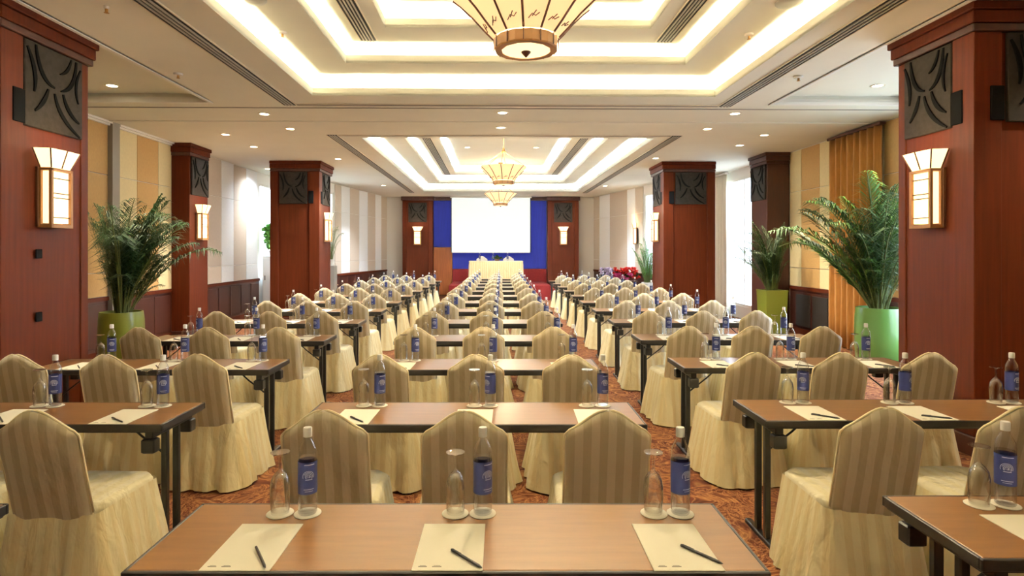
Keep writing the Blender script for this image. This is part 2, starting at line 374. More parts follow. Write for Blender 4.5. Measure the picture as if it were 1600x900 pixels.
# windows
def window(name, x, y0, y1, z0, z1, n, s):
    f = MB(); w_ = .06
    f.box(x-.05, x+.05, y0, y1, z0, z0+w_).box(x-.05, x+.05, y0, y1, z1-w_, z1).box(x-.05, x+.05, y0, y0+w_, z0+w_, z1-w_).box(x-.05, x+.05, y1-w_, y1, z0+w_, z1-w_)
    for i in range(1, n): q = y0+(y1-y0)*i/n; f.box(x-.03, x+.03, q-.03, q+.03, z0+w_, z1-w_)
    o = struct(f.build(name, 'white_paint'))
    for i in range(n):
        a, b2 = y0+(y1-y0)*i/n, y0+(y1-y0)*(i+1)/n
        MB().box(x-.004, x+.004, a+.05, b2-.05, z0+.05, z1-.05).build('pane', 'window_glass', o)
window('window_1', 6.16, 13.1, 16.7, .3, 3.45, 3, 1)
window('window_3', 6.16, 5.65, 8.35, .3, 3.45, 3, 1)
window('window_2', -6.06, 15.35, 16.8, .95, 3.4, 2, -1)

# ------------------------------------------------------------------ air slots
def diffuser(x0, x1, y0, y1, z, nb, label, along='y'):
    t = empty('air_diffuser', ((x0+x1)/2, (y0+y1)/2, z)); tag(t, label, 'air vent')
    hx, hy = (x1-x0)/2, (y1-y0)/2
    MB().box(-hx, hx, -hy, hy, -.006, -.001).build('backing', 'diffuser_dark', t)
    if along == 'y':
        w_ = 2*hx/(2*nb+1) * .75
        me = MB().box(-w_/2, w_/2, -hy, hy, -.016, -.006).mesh('slat', 'diffuser_bar')
        for i in range(nb): child('slat', me, t, (-hx+2*hx*(i+1)/(nb+1), 0, 0))
        fr = MB().box(-hx-.012, -hx, -hy, hy, -.012, -.001).box(hx, hx+.012, -hy, hy, -.012, -.001)
    else:
        me = MB().box(-hx, hx, -.004, .004, -.016, -.006).mesh('slat', 'diffuser_bar'); child('slat', me, t)
        fr = MB().box(-hx, hx, -hy-.01, -hy, -.012, -.001).box(-hx, hx, hy, hy+.01, -.012, -.001)
    fr.build('frame', 'downlight_trim', t)
for (a, b2, nm) in ((-1.7, 8.19, 'near'), (10.3, 20.6, 'far')):
    diffuser(-2.86, -2.69, a, b2, HC, 3, f'long black slotted air vent beside the left edge of the {nm} ceiling tray')
    diffuser(3.14, 3.31, a, b2, HC, 3, f'long black slotted air vent beside the right edge of the {nm} ceiling tray')
    diffuser(-2.67, 3.12, b2-.07 if nm == 'near' else a, b2 if nm == 'near' else a+.05, HC, 1, 'narrow dark air slot crossing the ceiling ' + ('just beyond the near tray' if nm == 'near' else 'just before the far tray'), 'x')
for (a, b2, nm) in ((-.5, 6.95, 'near'), (11.4, 19.4, 'far')):
    diffuser(-1.53, -1.35, a, b2, LV[2], 4, f'black slotted air vent on the inner step of the {nm} ceiling tray, left side')
    diffuser(1.93, 2.11, a, b2, LV[2], 4, f'black slotted air vent on the inner step of the {nm} ceiling tray, right side')

# ------------------------------------------------------------------ columns
def carved(parent, w_, h, ang, loc):
    """bronze plate with sweeping black curves; local x across, z up, faces -y"""
    p = MB().bbox(-w_/2, w_/2, -.035, 0, -h/2, h/2, .006).build('carved_plate', 'bronze', parent)
    p.location = loc; p.rotation_euler = (0, 0, ang)
    g = []
    def arc(pts, wd=.013):
        pts = [(a*w_/.74, c*h/.72) for a, c in pts]; P = []
        for i in range(13):                                            # quadratic bezier
            t = i/12; a, b2, c = pts
            P.append(((1-t)**2*a[0]+2*t*(1-t)*b2[0]+t*t*c[0], (1-t)**2*a[1]+2*t*(1-t)*b2[1]+t*t*c[1]))
        rs = []
        for i, (x, z) in enumerate(P):
            q = P[min(i+1, 12)]; r = P[max(i-1, 0)]; dx, dz = q[0]-r[0], q[1]-r[1]; l = math.hypot(dx, dz); nx, nz = -dz/l, dx/l
            wv = 1.45*wd*(.35+.65*math.sin(PI*min(1, (i+.6)/12.6)))
            rs.append([(x-nx*wv, -.036, z-nz*wv), (x+nx*wv, -.036, z+nz*wv), (x+nx*wv, -.046, z+nz*wv), (x-nx*wv, -.046, z-nz*wv)])
        child('carved_curve', MB().rings(rs, True, True).mesh('carved_curve', 'black_line'), p)
    arc([(-.25, .34), (-.21, .05), (-.02, .03)]); arc([(.27, .34), (.25, .06), (.06, .02)])
    arc([(-.35, .30), (-.22, .10), (-.27, -.06)]); arc([(.20, .34), (.16, .20), (.05, .17)], .010)
    arc([(-.02, -.02), (.02, -.22), (.32, -.35)]); arc([(.09, .0), (.14, -.16), (.31, -.22)])
    arc([(-.10, .0), (-.14, -.13), (-.26, -.22)]); arc([(.33, .28), (.22, .10), (.30, -.04)], .009)
def column(xf, y0, y1, wd, label, side, carve_front=True, dark=False, full=True, sw=1.0):
    """side=-1: left of the hall (aisle face looks +x)"""
    t = empty('column', (xf, y0, 0)); tag(t, label, 'column')
    s = side; D = y1-y0; X = lambda a: s*a                              # local x grows away from the aisle
    def bx(a0, a1, b0, b1, z0, z1, c=.006):
        xa, xb = sorted((X(a0), X(a1))); return MB().bbox(xa, xb, b0, b1, z0, z1, c)
    wood = 'wood_dark' if dark else 'wood_red'
    bx(0, wd, 0, D, 0, 3.44).build('shaft', wood, t)
    if full:
        for (b0, b1, a0, a1) in ((-.03, .20, -.03, .20), (D-.10, D+.0, -.012, .05)):
            bx(a0, a1, b0, b1, .16, 3.44).build('corner_pilaster', wood, t)
        bx(wd-.18, wd+.0, -.03, .1, .16, 3.44).build('corner_pilaster', wood, t)
        bx(-.038, .06, .085, .212, 2.72, 3.0).build('corner_block', 'black_line', t)
        bx(.10, .215, -.042, .05, 2.72, 3.0).build('corner_block', 'black_line', t)
    e = .03 if full else 0
    bx(-.02-e, wd+.0, -.02-e, D+.02, 3.44, 3.50).build('cap_moulding', 'wood_dark', t)
    bx(-.035-e, wd+.0, -.035-e, D+.035, 3.503, 3.60).build('cap_moulding', wood, t)
    bx(-.055-e, wd+.0, -.055-e, D+.055, 3.603, HC-.001).build('cap_moulding', wood, t)
    bx(-.02-e, wd, -.02-e, D+.02, 0, .16).build('plinth', 'wood_dark', t)
    pw = D-.32 if full else D-.06
    cy = (.20+D-.11)/2 if full else D/2
    carved(t, pw, .72, PI/2 if s < 0 else -PI/2, (-s*.001, cy, 3.07))
    if carve_front: carved(t, wd-.45 if full else wd-.05, .72, 0, ((X(wd/2+.02)), -.001, 3.07))
    return t
column(-3.9, 4.75, 5.76, 1.07, 'near left mahogany column with bronze carved plate and glowing sconce', -1)
column(3.92, 4.75, 5.64, 1.07, 'near right mahogany column with bronze carved plate, behind the right tables', 1)
column(-3.9, 13.35, 14.3, 1.07, 'far left freestanding mahogany column at the side of the chair rows', -1)
column(3.9, 13.35, 14.3, 1.15, 'far right freestanding mahogany column beside the sheer curtain', 1)
column(-5.65, 11.14, 11.85, .34, 'slim dark pilaster against the left wall between palm and cabinet', -1, False, False, False)
column(5.62, 12.02, 12.75, .46, 'dark pilaster against the right wall behind the bushy palm', 1, False, True, False)
def back_pilaster(x0, x1, label):
    t = empty('pilaster', ((x0+x1)/2, 22.24, 0)); tag(t, label, 'pilaster'); w_ = (x1-x0)/2
    MB().bbox(-w_, w_, -.24, 0, 0, 3.52, .01).build('shaft', 'wood_red', t)
    MB().bbox(-w_-.05, w_+.05, -.29, 0, 3.52, 3.66, .01).build('cap_moulding', 'wood_dark', t)
    for sx in (-1, 1): MB().bbox(min(sx*w_, sx*(w_-.16)), max(sx*w_, sx*(w_-.16)), -.28, -.24, .1, 3.5, .006).build('edge_board', 'wood_red', t)
    carved(t, .68, .72, 0, (0, -.24, 3.07))
back_pilaster(-3.32, -2.2, 'mahogany pilaster left of the projection screen')
back_pilaster(2.07, 3.22, 'mahogany pilaster right of the projection screen')

# ------------------------------------------------------------------ sconces
def sconce_proto():
    t = empty('wall_sconce')                                            # faces -y, back at y=0, z=0 at bottom
    MB().box(-.15, .15, -.02, 0, -.01, .50).build('back_plate', 'lamp_wood_dark', t)
    MB().box(-.105, .105, -.10, -.02, .02, .47).build('lamp_body', 'sconce_glow', t)
    fr = MB()
    for x in (-.118, .118):
        for y in (-.112, -.02): fr.box(x-.012, x+.012, y-.012, y+.012, 0, .49)
    fr.box(-.13, .13, -.124, 0, -.02, .01).box(-.13, .13, -.124, 0, .475, .495); fr.build('frame', 'lamp_wood', t)
    for z in (.07, .24, .28, .41, .44):
        if z == .44: continue
        MB().box(-.107, .107, -.110, -.100, z-.004, z+.004).build('cross_bar', 'lamp_wood_dark', t)
    # fan of four flared panels on top
    bot = [(-.12, -.02), (-.115, -.11), (0, -.115), (.115, -.11), (.12, -.02)]
    top = [(-.205, -.02), (-.18, -.15), (0, -.165), (.18, -.15), (.205, -.02)]
    for i in range(4):
        a, b2, c, d = bot[i], bot[i+1], top[i+1], top[i]
        MB().add([(*a, .50), (*b2, .50), (*c, .655), (*d, .655), (a[0]*.93, a[1]*.9, .50), (b2[0]*.93, b2[1]*.9, .50), (c[0]*.93, c[1]*.93, .655), (d[0]*.93, d[1]*.93, .655)],
                 [(0,1,2,3), (4,7,6,5), (0,4,5,1), (1,5,6,2), (2,6,7,3), (3,7,4,0)]).build('fan_panel', 'sconce_glow', t)
    for i in range(5):
        MB().tube([(bot[i][0]*1.01, bot[i][1]*1.02, .50), (top[i][0]*1.01, top[i][1]*1.02, .655)], .006, 6).build('fan_rib', 'lamp_wood_dark', t)
    return t
SC = sconce_proto(); first = [True]
def sconce(x, y, rz, label, power=4, z=1.885):
    o = SC if first[0] else copy_tree(SC); first[0] = False
    o.location = RP(x, y, z); o.rotation_euler = (0, 0, rz+ROOM_A); tag(o, label, 'wall lamp')
    l = bpy.data.lights.new('sconce_bulb', 'POINT'); l.energy = power; l.color = (1, .7, .4); l.shadow_soft_size = .06
    b = bpy.data.objects.new('sconce_bulb', l); C.objects.link(b); b.parent = o; b.location = (0, -.30, .78)
sconce(-3.898, 5.26, PI/2, 'lit art deco sconce on the near left column')
sconce(3.918, 5.20, -PI/2, 'lit art deco sconce on the near right column')
sconce(-5.648, 11.5, PI/2, 'small lit sconce on the slim pilaster by the left wall')
sconce(-3.898, 13.9, PI/2, 'lit sconce on the far left freestanding column')
sconce(3.898, 13.9, -PI/2, 'lit sconce on the far right freestanding column')
sconce(-2.76, 21.96, 0, 'white glowing sconce on the pilaster left of the screen')
sconce(2.645, 21.96, 0, 'white glowing sconce on the pilaster right of the screen')
sconce(4.60, 18.75, -PI/2-.213, 'lit sconce on the pale slanted wall behind the right tables')

# ------------------------------------------------------------------ downlights, detectors
def dl_proto():
    t = empty('downlight')
    n = 20; MB().lathe([(.062, -.001), (.062, -.007), (.085, -.009), (.092, -.001)], n, cap0=False, cap1=False).build('trim_ring', 'downlight_trim', t, True)
    MB().lathe([(.062, -.0045), (.001, -.0045)], n, cap0=False, cap1=False).build('lamp_face', 'downlight_glow', t)
    return t
DL = dl_proto(); dfirst = [True]
def downlight(x, y, z, label, power, col, cone=100, blend=.8):
    o = DL if dfirst[0] else copy_tree(DL); dfirst[0] = False
    o.location = RP(x, y, z); o.rotation_euler = (0, 0, ROOM_A); tag(o, label, 'ceiling light')
    l = bpy.data.lights.new('downlight_beam', 'SPOT'); l.energy = power; l.color = col; l.spot_size = math.radians(cone); l.spot_blend = blend; l.shadow_soft_size = .06
    b = bpy.data.objects.new('downlight_beam', l); C.objects.link(b); b.parent = o; b.location = (0, 0, -.03)
DP = 130
for x, y, z, lb, c in [
    (.15, 8.6, HC, 'round downlight in the middle of the beam, nearer of the two', NEUT), (.14, 9.64, HC, 'round downlight in the middle of the beam, farther of the two', NEUT),
    (-3.34, 8.73, HC, 'round downlight just past the left end of the near tray', NEUT), (-3.32, 9.79, HC, 'round downlight before the left corner of the far tray', NEUT),
    (-4.6, 10.28, HC, 'round downlight in front of the slim left pilaster', WARM), (-4.6, 11.5, HC, 'round downlight beside the slim left pilaster', NEUT),
    (3.55, 8.6, HC, 'round downlight just past the right end of the near tray', NEUT), (3.54, 9.69, HC, 'round downlight before the right corner of the far tray', NEUT),
    (4.72, 10.2, HC, 'round downlight in front of the dark right pilaster', WARM), (4.71, 11.2, HC, 'round downlight nearest the dark right pilaster', WARM),
    (-4.89, 7.69, HC+.12, 'round downlight in the left ceiling coffer near its far edge', WARM), (4.96, 7.54, HC+.12, 'round downlight in the right ceiling coffer near its far edge', WARM),
    (-4.89, 4.2, HC+.12, 'extra unseen downlight in the left ceiling coffer above the near column', WARM), (4.96, 4.2, HC+.12, 'extra unseen downlight in the right ceiling coffer above the near column', WARM),  # two extra downlights added out of view
    (-.65, 15.5, LV[3], 'left of two small spots at the top of the far tray', COOL), (1.15, 15.5, LV[3], 'right of two small spots at the top of the far tray', COOL),
    (-3.37, 13.0, HC, 'round downlight in front of the far left column', COOL), (3.55, 12.8, HC, 'round downlight in front of the far right column', COOL),
    (-3.35, 18.3, HC, 'round downlight over the far left tables', COOL), (3.5, 18.3, HC, 'round downlight over the far right tables', COOL)]:
    downlight(x, y, z, lb, DP if y < 12.9 else 260, c)
downlight(-5.5, 14.6, HC, 'added lamp washing the left wall beyond the slim pilaster', 170, (.82, .91, 1), 150, 1)  # made-up fixture, added for the white glow on this stretch of wall
def speaker(x, y, z, r, lb, cat, name):
    t = empty(name, (x, y, z)); tag(t, lb, cat)
    MB().lathe([(r, -.001), (r, -.012), (r*.9, -.022), (r*.5, -.024), (.001, -.024)], 20, cap0=False, cap1=False).build('cover', 'steel_grey' if name == 'ceiling_speaker' else 'white_paint', t, True)
    if name != 'ceiling_speaker': MB().lathe([(.012, -.024), (.012, -.05), (.022, -.055), (.001, -.06)], 10, cap0=False, cap1=False).build('sensor_tip', 'brass', t, True)
for x, y, z, r, lb, n in [(-2.13, 5.30, LV[1], .12, 'round grey speaker on the left step of the near tray', 'ceiling_speaker'), (2.68, 5.30, LV[1], .12, 'round grey speaker on the right step of the near tray', 'ceiling_speaker'),
                       (-2.15, 6.1, LV[1], .045, 'small white detector on the left step of the near tray', 'smoke_detector'), (2.66, 6.09, LV[1], .045, 'small white detector on the right step of the near tray', 'smoke_detector'),
                       (-3.55, 6.75, HC, .05, 'sprinkler head on the flat ceiling left of the long vent', 'sprinkler'), (3.52, 6.75, HC, .05, 'sprinkler head on the flat ceiling right of the long vent', 'sprinkler'),
                       (-3.16, 4.9, HC, .02, 'tiny hook-like sprinkler near the left edge of the ceiling', 'sprinkler')]:
    speaker(x, y, z, r, lb, 'detector' if n == 'smoke_detector' else n.split('_')[-1], n)
for z, lb in ((1.64, 'small dark wall socket on the near left column, upper'), (1.10, 'small dark wall socket on the near left column, lower')):
    t = empty('wall_socket', (-3.899, 5.13, z), PI/2); tag(t, lb, 'socket')
    MB().bbox(-.035, .035, -.012, 0, -.04, .04, .004).build('plate', 'black_line', t); MB().lathe([(.018, 0), (.018, .004), (.001, .004)], 12).build('insert', 'grille_dark', t).rotation_euler = (PI/2, 0, 0)
    t.children[1].location = (0, -.012, 0)

# ------------------------------------------------------------------ chandeliers
def chandelier_proto():
    t = empty('chandelier'); N = 12                                      # z=0 at the bottom of the ring
    MB().lathe([(.17, 0), (.215, 0), (.222, .01), (.222, .078), (.20, .085), (.17, .085)], 12, cap0=False, cap1=False).build('ring', 'lamp_wood', t)
    MB().lathe([(.17, .004), (.10, -.004), (.001, -.007)], 24, cap0=False, cap1=False).build('bottom_disc', 'lamp_disc', t, True)
    MB().lathe([(.001, -.045), (.012, -.035), (.032, -.012), (.034, -.004), (.001, -.002)], 16, cap0=False, cap1=False).build('finial', 'lamp_wood_dark', t, True)
    prof = [(.222, .085), (.285, .15), (.37, .245), (.455, .325), (.505, .365)]
    h = PI/N*.97; mb = MB(); rs = []
    for r, z in prof: rs.append([(r*math.cos(h), -r*math.sin(h), z), (r*math.cos(h), r*math.sin(h), z), ((r-.008)*math.cos(h), (r-.008)*math.sin(h), z+.004), ((r-.008)*math.cos(h), -(r-.008)*math.sin(h), z+.004)])
    pm = mb.rings(rs, True, True).mesh('shade_panel', 'lamp_shade')
    rm = MB().tube([(r+.004, 0, z) for r, z in prof], .008, 6).mesh('rib', 'lamp_wood_dark')
    om = MB()
    om.tube([(.262, -.035, .125), (.28, -.012, .15), (.272, .012, .14), (.290, .035, .155)], .0035, 5); om.tube([(.275, -.012, .135), (.30, .012, .165)], .0035, 5)
    om = om.mesh('scroll_ornament', 'lamp_wood_dark')
    bm_ = MB().box(.218, .226, -.003, .003, .005, .08).mesh('ring_seam', 'lamp_wood_dark')
    for k in range(N):
        a = 2*PI*k/N
        child('shade_panel', pm, t, (0, 0, 0), (0, 0, a)); child('rib', rm, t, (0, 0, 0), (0, 0, a+PI/N))
        child('scroll_ornament', om, t, (0, 0, 0), (0, 0, a)); child('ring_seam', bm_, t, (0, 0, 0), (0, 0, a+PI/N))
    for k in range(6):
        a = 2*PI*k/6+PI/N; MB().tube([(.50*math.cos(a), .50*math.sin(a), .365), (.02*math.cos(a), .02*math.sin(a), .70)], .004, 5).build('suspension_wire', 'brass', t)
    MB().lathe([(.001, .66), (.03, .67), (.045, .70), (.02, .73), (.03, .75), (.012, .77)], 12, cap1=True).build('hub', 'brass', t, True)
    MB().tube([(0, 0, .76), (0, 0, 1.29)], .010, 8).build('rod', 'brass', t)
    MB().lathe([(.012, 1.25), (.05, 1.27), (.07, 1.30), (.07, LV[3]-3.04-.001)], 16, cap0=False).build('ceiling_canopy', 'brass', t, True)
    return t
CH = chandelier_proto()
for i, (x, y, lb) in enumerate([(.233, 4.07, 'large lit alabaster bowl chandelier hanging nearest, at the top of the photo'),
                                (.24, 12.4, 'middle chandelier, amber flared bowl hanging in front of the screen'),
                                (.256, 18.2, 'farthest chandelier, small flared bowl seen under the middle one')]):
    o = CH if i == 0 else copy_tree(CH); o.location = RP(x, y, 3.04); o.rotation_euler = (0, 0, ROOM_A+PI/24*(1 if i == 0 else 1)); tag(o, lb, 'chandelier')
    l = bpy.data.lights.new('chandelier_bulbs', 'POINT'); l.energy = (60, 30, 20)[i]; l.color = (1, .78, .5); l.shadow_soft_size = .12
    b = bpy.data.objects.new('chandelier_bulbs', l); C.objects.link(b); b.parent = o; b.location = (0, 0, .42)
    l = bpy.data.lights.new('chandelier_glow', 'AREA'); l.shape = 'DISK'; l.size = .30; l.energy = 30 if i < 2 else 30; l.color = (1, .8, .52)
    b = bpy.data.objects.new('chandelier_glow', l); C.objects.link(b); b.parent = o; b.location = (0, 0, -.06)

# ------------------------------------------------------------------ screen, stage, head table
t = empty('projection_screen', (-.05, 21.85, 0)); tag(t, 'large white projection screen hanging on the blue end wall', 'screen')
MB().box(-1.44, 1.45, -.004, .004, 1.60, 3.60).build('canvas', 'screen', t)
MB().bbox(-1.50, 1.51, -.04, .05, 3.60, 3.665, .01).build('case', 'white_paint', t)
MB().box(-1.44, 1.45, -.012, .012, 1.575, 1.60).build('bottom_bar', 'white_paint', t)
MB().box(-1.475, -1.441, -.003, .003, 1.6, 3.6).build('side_border', 'screen_black', t); MB().box(1.451, 1.485, -.003, .003, 1.6, 3.6).build('side_border', 'screen_black', t)
t = empty('stage', (.2, 19.75, 0)); tag(t, 'low red-carpeted stage under the projection screen', 'stage')
MB().bbox(-1.65, 1.75, 0, 2.45, 0, .5, .01).build('platform', 'stage_red', t)
MB().bbox(1.76, 2.15, .3, 1.2, 0, .17, .01).build('step', 'stage_red', t); MB().bbox(1.76, 1.97, .3, 1.2, .172, .34, .01).build('step', 'stage_red', t)

def cloth_ring(xa, xb, ya, yb, n_side, rad=.03):
    """points round a rounded rectangle with running length"""
    pts = []; c = rad
    def side(p, q, n):
        for i in range(n): pts.append((p[0]+(q[0]-p[0])*i/n, p[1]+(q[1]-p[1])*i/n))
    side((xa+c, ya), (xb-c, ya), n_side); side((xb-c, ya), (xb, ya+c), 3); side((xb, ya+c), (xb, yb-c), n_side); side((xb, yb-c), (xb-c, yb), 3)
    side((xb-c, yb), (xa+c, yb), n_side); side((xa+c, yb), (xa, yb-c), 3); side((xa, yb-c), (xa, ya+c), n_side); side((xa, ya+c), (xa+c, ya), 3)
    return pts
def skirt(mb, pts, z0, z1, levels, amp, flare, waves, seed, power=1.0):
    rnd = random.Random(seed); n = len(pts); cx = sum(p[0] for p in pts)/n; cy = sum(p[1] for p in pts)/n
    s = [0]
    for i in range(1, n): s.append(s[-1]+math.dist(pts[i], pts[i-1]))
    Lt = s[-1]+math.dist(pts[0], pts[-1]); ph = [rnd.uniform(0, 6.28) for _ in range(5)]; am = [rnd.uniform(.5, 1) for _ in range(5)]
    rs = []; us = []
    nor = []
    for i in range(n):
        a, b2 = pts[i-1], pts[(i+1) % n]; dx, dy = b2[0]-a[0], b2[1]-a[1]; l = math.hypot(dx, dy) or 1; nor.append((dy/l, -dx/l))
    for k in range(levels+1):
        t = k/levels; z = z0+(z1-z0)*t; d = 1-t; r = []                 # d=1 at the floor
        for i, (x, y) in enumerate(pts):
            q = 2*PI*s[i]/Lt
            f = sum(am[j]*math.sin(q*(waves[j])+ph[j]+d*1.3*((-1)**j)) for j in range(len(waves)))/len(waves)
            off = (d**power)*(flare+amp*f)
            zz = z if k else z+abs(f)*.004
            r.append((x+nor[i][0]*off, y+nor[i][1]*off, zz)); us.append((s[i], z))
        rs.append(r)
    mb.rings(rs, us=us); return rs
# head table on the stage, fully skirted
t = empty('head_table', (.13, 20.45, .5)); tag(t, 'head table under a pleated cream skirt on the stage', 'table')
mb = MB(); pts = cloth_ring(-.92, .92, -.30, .30, 60); skirt(mb, pts, .004, .78, 6, .022, .02, [40, 57], 3, .3); mb.build('table_skirt', 'satin_skirt', t, 'all')
MB().bbox(-.925, .925, -.305, .305, .77, .80, .008).build('table_cloth_top', 'satin_seat', t)

# ------------------------------------------------------------------ chairs
def chair_proto(seed, covmat=('satin_back', 'satin_seat', 'satin_skirt', 'satin_piping')):
    rnd = random.Random(seed); t = empty('banquet_chair', room=False)
    # backrest cover: leaning slab with an arched crown
    W2 = .190; mb = MB(); rs = []; us = []
    def top(x): q = min(1, abs(x)/W2); return .855+.10*(0.5+0.5*math.cos(PI*q))**.85 - (.018*max(0, (q-.86)/.14)**2)
    NX = 18; zb = .34
    xs = [-W2+2*W2*i/NX for i in range(NX+1)]
    def lean(z): return -.205-.115*max(0, (z-.42))/.5
    wob = [rnd.uniform(0, 6.28) for _ in range(4)]
    def slab(th, xs_, sgn):
        out = []
        return out
    levels = 16
    for k in range(levels+1):
        t_ = k/levels
        r = []
        for sgn in (-1, 1):
            seq = xs if sgn < 0 else xs[::-1]
            for x in seq:
                q = abs(x)/W2; z = zb+(top(x)-zb)*t_
                th = .032*math.sqrt(max(0.03, 1-q**6))*math.sqrt(max(.10, 1-t_**14))
                w_ = x*(1-.02*(1-t_)+ .035*(1-t_)**2)
                y = lean(z)+sgn*th + .0035*math.sin(x*22+wob[0]+z*7)*math.sin(z*17+wob[1]) + .012*(1-q*q)*sgn*.5
                r.append((w_, y, z)); us.append((x+.0, z))
        rs.append(r)
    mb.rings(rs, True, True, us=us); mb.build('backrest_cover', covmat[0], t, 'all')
    # piping round the arch and down both sides
    P = [(-W2*1.01, lean(z), z) for z in (.46, .6, .72, .82)]+[(x*1.0, lean(top(x)), top(x)+.002) for x in xs]+[(W2*1.01, lean(z), z) for z in (.82, .72, .6, .46)]
    MB().tube(P, .006, 6).build('piping', covmat[3], t, 'all')
    # seat
    pts = cloth_ring(-.212, .212, -.19, .235, 8, .05); mb = MB(); rs = []; us = []
    for sc, z in ((1.0, .40), (1.03, .44), (1.02, .468), (.96, .482), (.6, .489), (.2, .490)):
        rs.append([(x*sc, .02+(y-.02)*sc, z) for x, y in pts]); us += [(x*sc, y) for x, y in pts]
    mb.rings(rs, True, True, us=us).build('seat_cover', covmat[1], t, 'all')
    # skirt to the floor
    pts = cloth_ring(-.218, .218, -.243, .243, 16, .03); mb = MB()
    rs = skirt(mb, pts, .012, .455, 9, .052, .082, [7, 12, 4, 19], seed*7+1, 1.0); mb.cur = 0
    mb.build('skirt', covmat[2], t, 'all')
    return t
protos = [chair_proto(s) for s in (1, 2, 3, 4)]
used = [False]*4
ORD = ['', 'first', 'second', 'third', 'fourth', 'fifth', 'sixth', 'seventh', 'eighth', 'ninth', 'tenth', 'eleventh', 'twelfth', 'thirteenth']
SEAT = ['left', 'middle', 'right']
rc = random.Random(11)
PITCH = 1.43; NEAR = 1.69; DEP = .465
BLOCKS = {'left': dict(c=-2.72, dy=0, rows=12), 'centre': dict(c=-.158, dy=0, rows=13), 'right': dict(c=2.36, dy=.07, rows=12)}
OFF = {'left': (-.61, .01, .645), 'centre': (-.64, .005, .665), 'right': (-.60, .02, .655)}
def row_y(b, n): return NEAR+PITCH*(n-1)+BLOCKS[b]['dy']
def place_chair(x, y, rz, label, group, idx=None, z=0):
    i = rc.randrange(4) if idx is None else idx
    o = protos[i] if not used[i] else copy_tree(protos[i]); used[i] = True
    o.location = (x, y, z); o.rotation_euler = (0, 0, rz); tag(o, label, 'chair', group); return o
for b, D in BLOCKS.items():
    for n in range(2, D['rows']+1):
        for s in range(3):
            place_chair(D['c']+OFF[b][s]+rc.uniform(-.018, .018)+(-.012 if b == 'centre' else 0), row_y(b, n)-.17+rc.uniform(-.02, .02), rc.uniform(-.05, .05),
                        f'cream striped satin-covered chair, {SEAT[s]} seat at {ORD[n]} {b} table from camera', f'covered chairs of the {b} block')
for i, dx in enumerate((-.50, .46)):
    w_ = chair_proto(20+i, ('satin_white', 'satin_white', 'satin_white', 'satin_white'))
    w_.location = RP(.13+dx, 21.1, .5); w_.rotation_euler = (0, 0, PI+ROOM_A); tag(w_, f'white covered chair behind the head table, {("left", "right")[i]} one', 'chair', 'chairs on the stage')

# ------------------------------------------------------------------ folding tables
def table_proto():
    t = empty('folding_table', room=False); w_ = .93; d = DEP
    MB().bbox(-w_+.012, w_-.012, .012, d-.012, .722, .7505, .002).build('table_top', 'table_top', t)
    e = MB(); e.bbox(-w_, w_, 0, .012, .712, .750, .003).bbox(-w_, w_, d-.012, d, .712, .750, .003).bbox(-w_, -w_+.012, .012, d-.012, .712, .750, .003).bbox(w_-.012, w_, .012, d-.012, .712, .750, .003)
    e.build('edge_band', 'table_edge', t)
    MB().box(-w_+.012, w_-.012, .012, d-.012, .704, .721).build('underside', 'table_edge', t)
    for s in (-1, 1):
        x = s*(w_-.085)
        for y in (.185, .30):
            MB().bbox(x-.017, x+.017, y-.015, y+.015, .03, .70, .004).build('leg', 'metal_black', t)
        MB().bbox(x-.022, x+.022, .03, d-.03, .665, .703, .004).build('cross_rail', 'metal_black', t)
        for y in (.045, d-.045): MB().bbox(x-.036, x+.036, y-.03, y+.03, .590, .664, .006).build('rail_bracket', 'metal_black', t)
        MB().bbox(x-.02, x+.02, .02, d-.02, .0, .03, .006).build('foot', 'metal_black', t)
        MB().tube([(x-s*.015, .24, .50), (x-s*.17, .24, .62), (x-s*.26, .24, .703)], .006, 6).build('brace', 'metal_black', t)
    MB().box(-w_+.15, w_-.15, .225, .245, .660, .703).build('stretcher', 'metal_black', t)
    return t
TB = table_proto(); tfirst = True
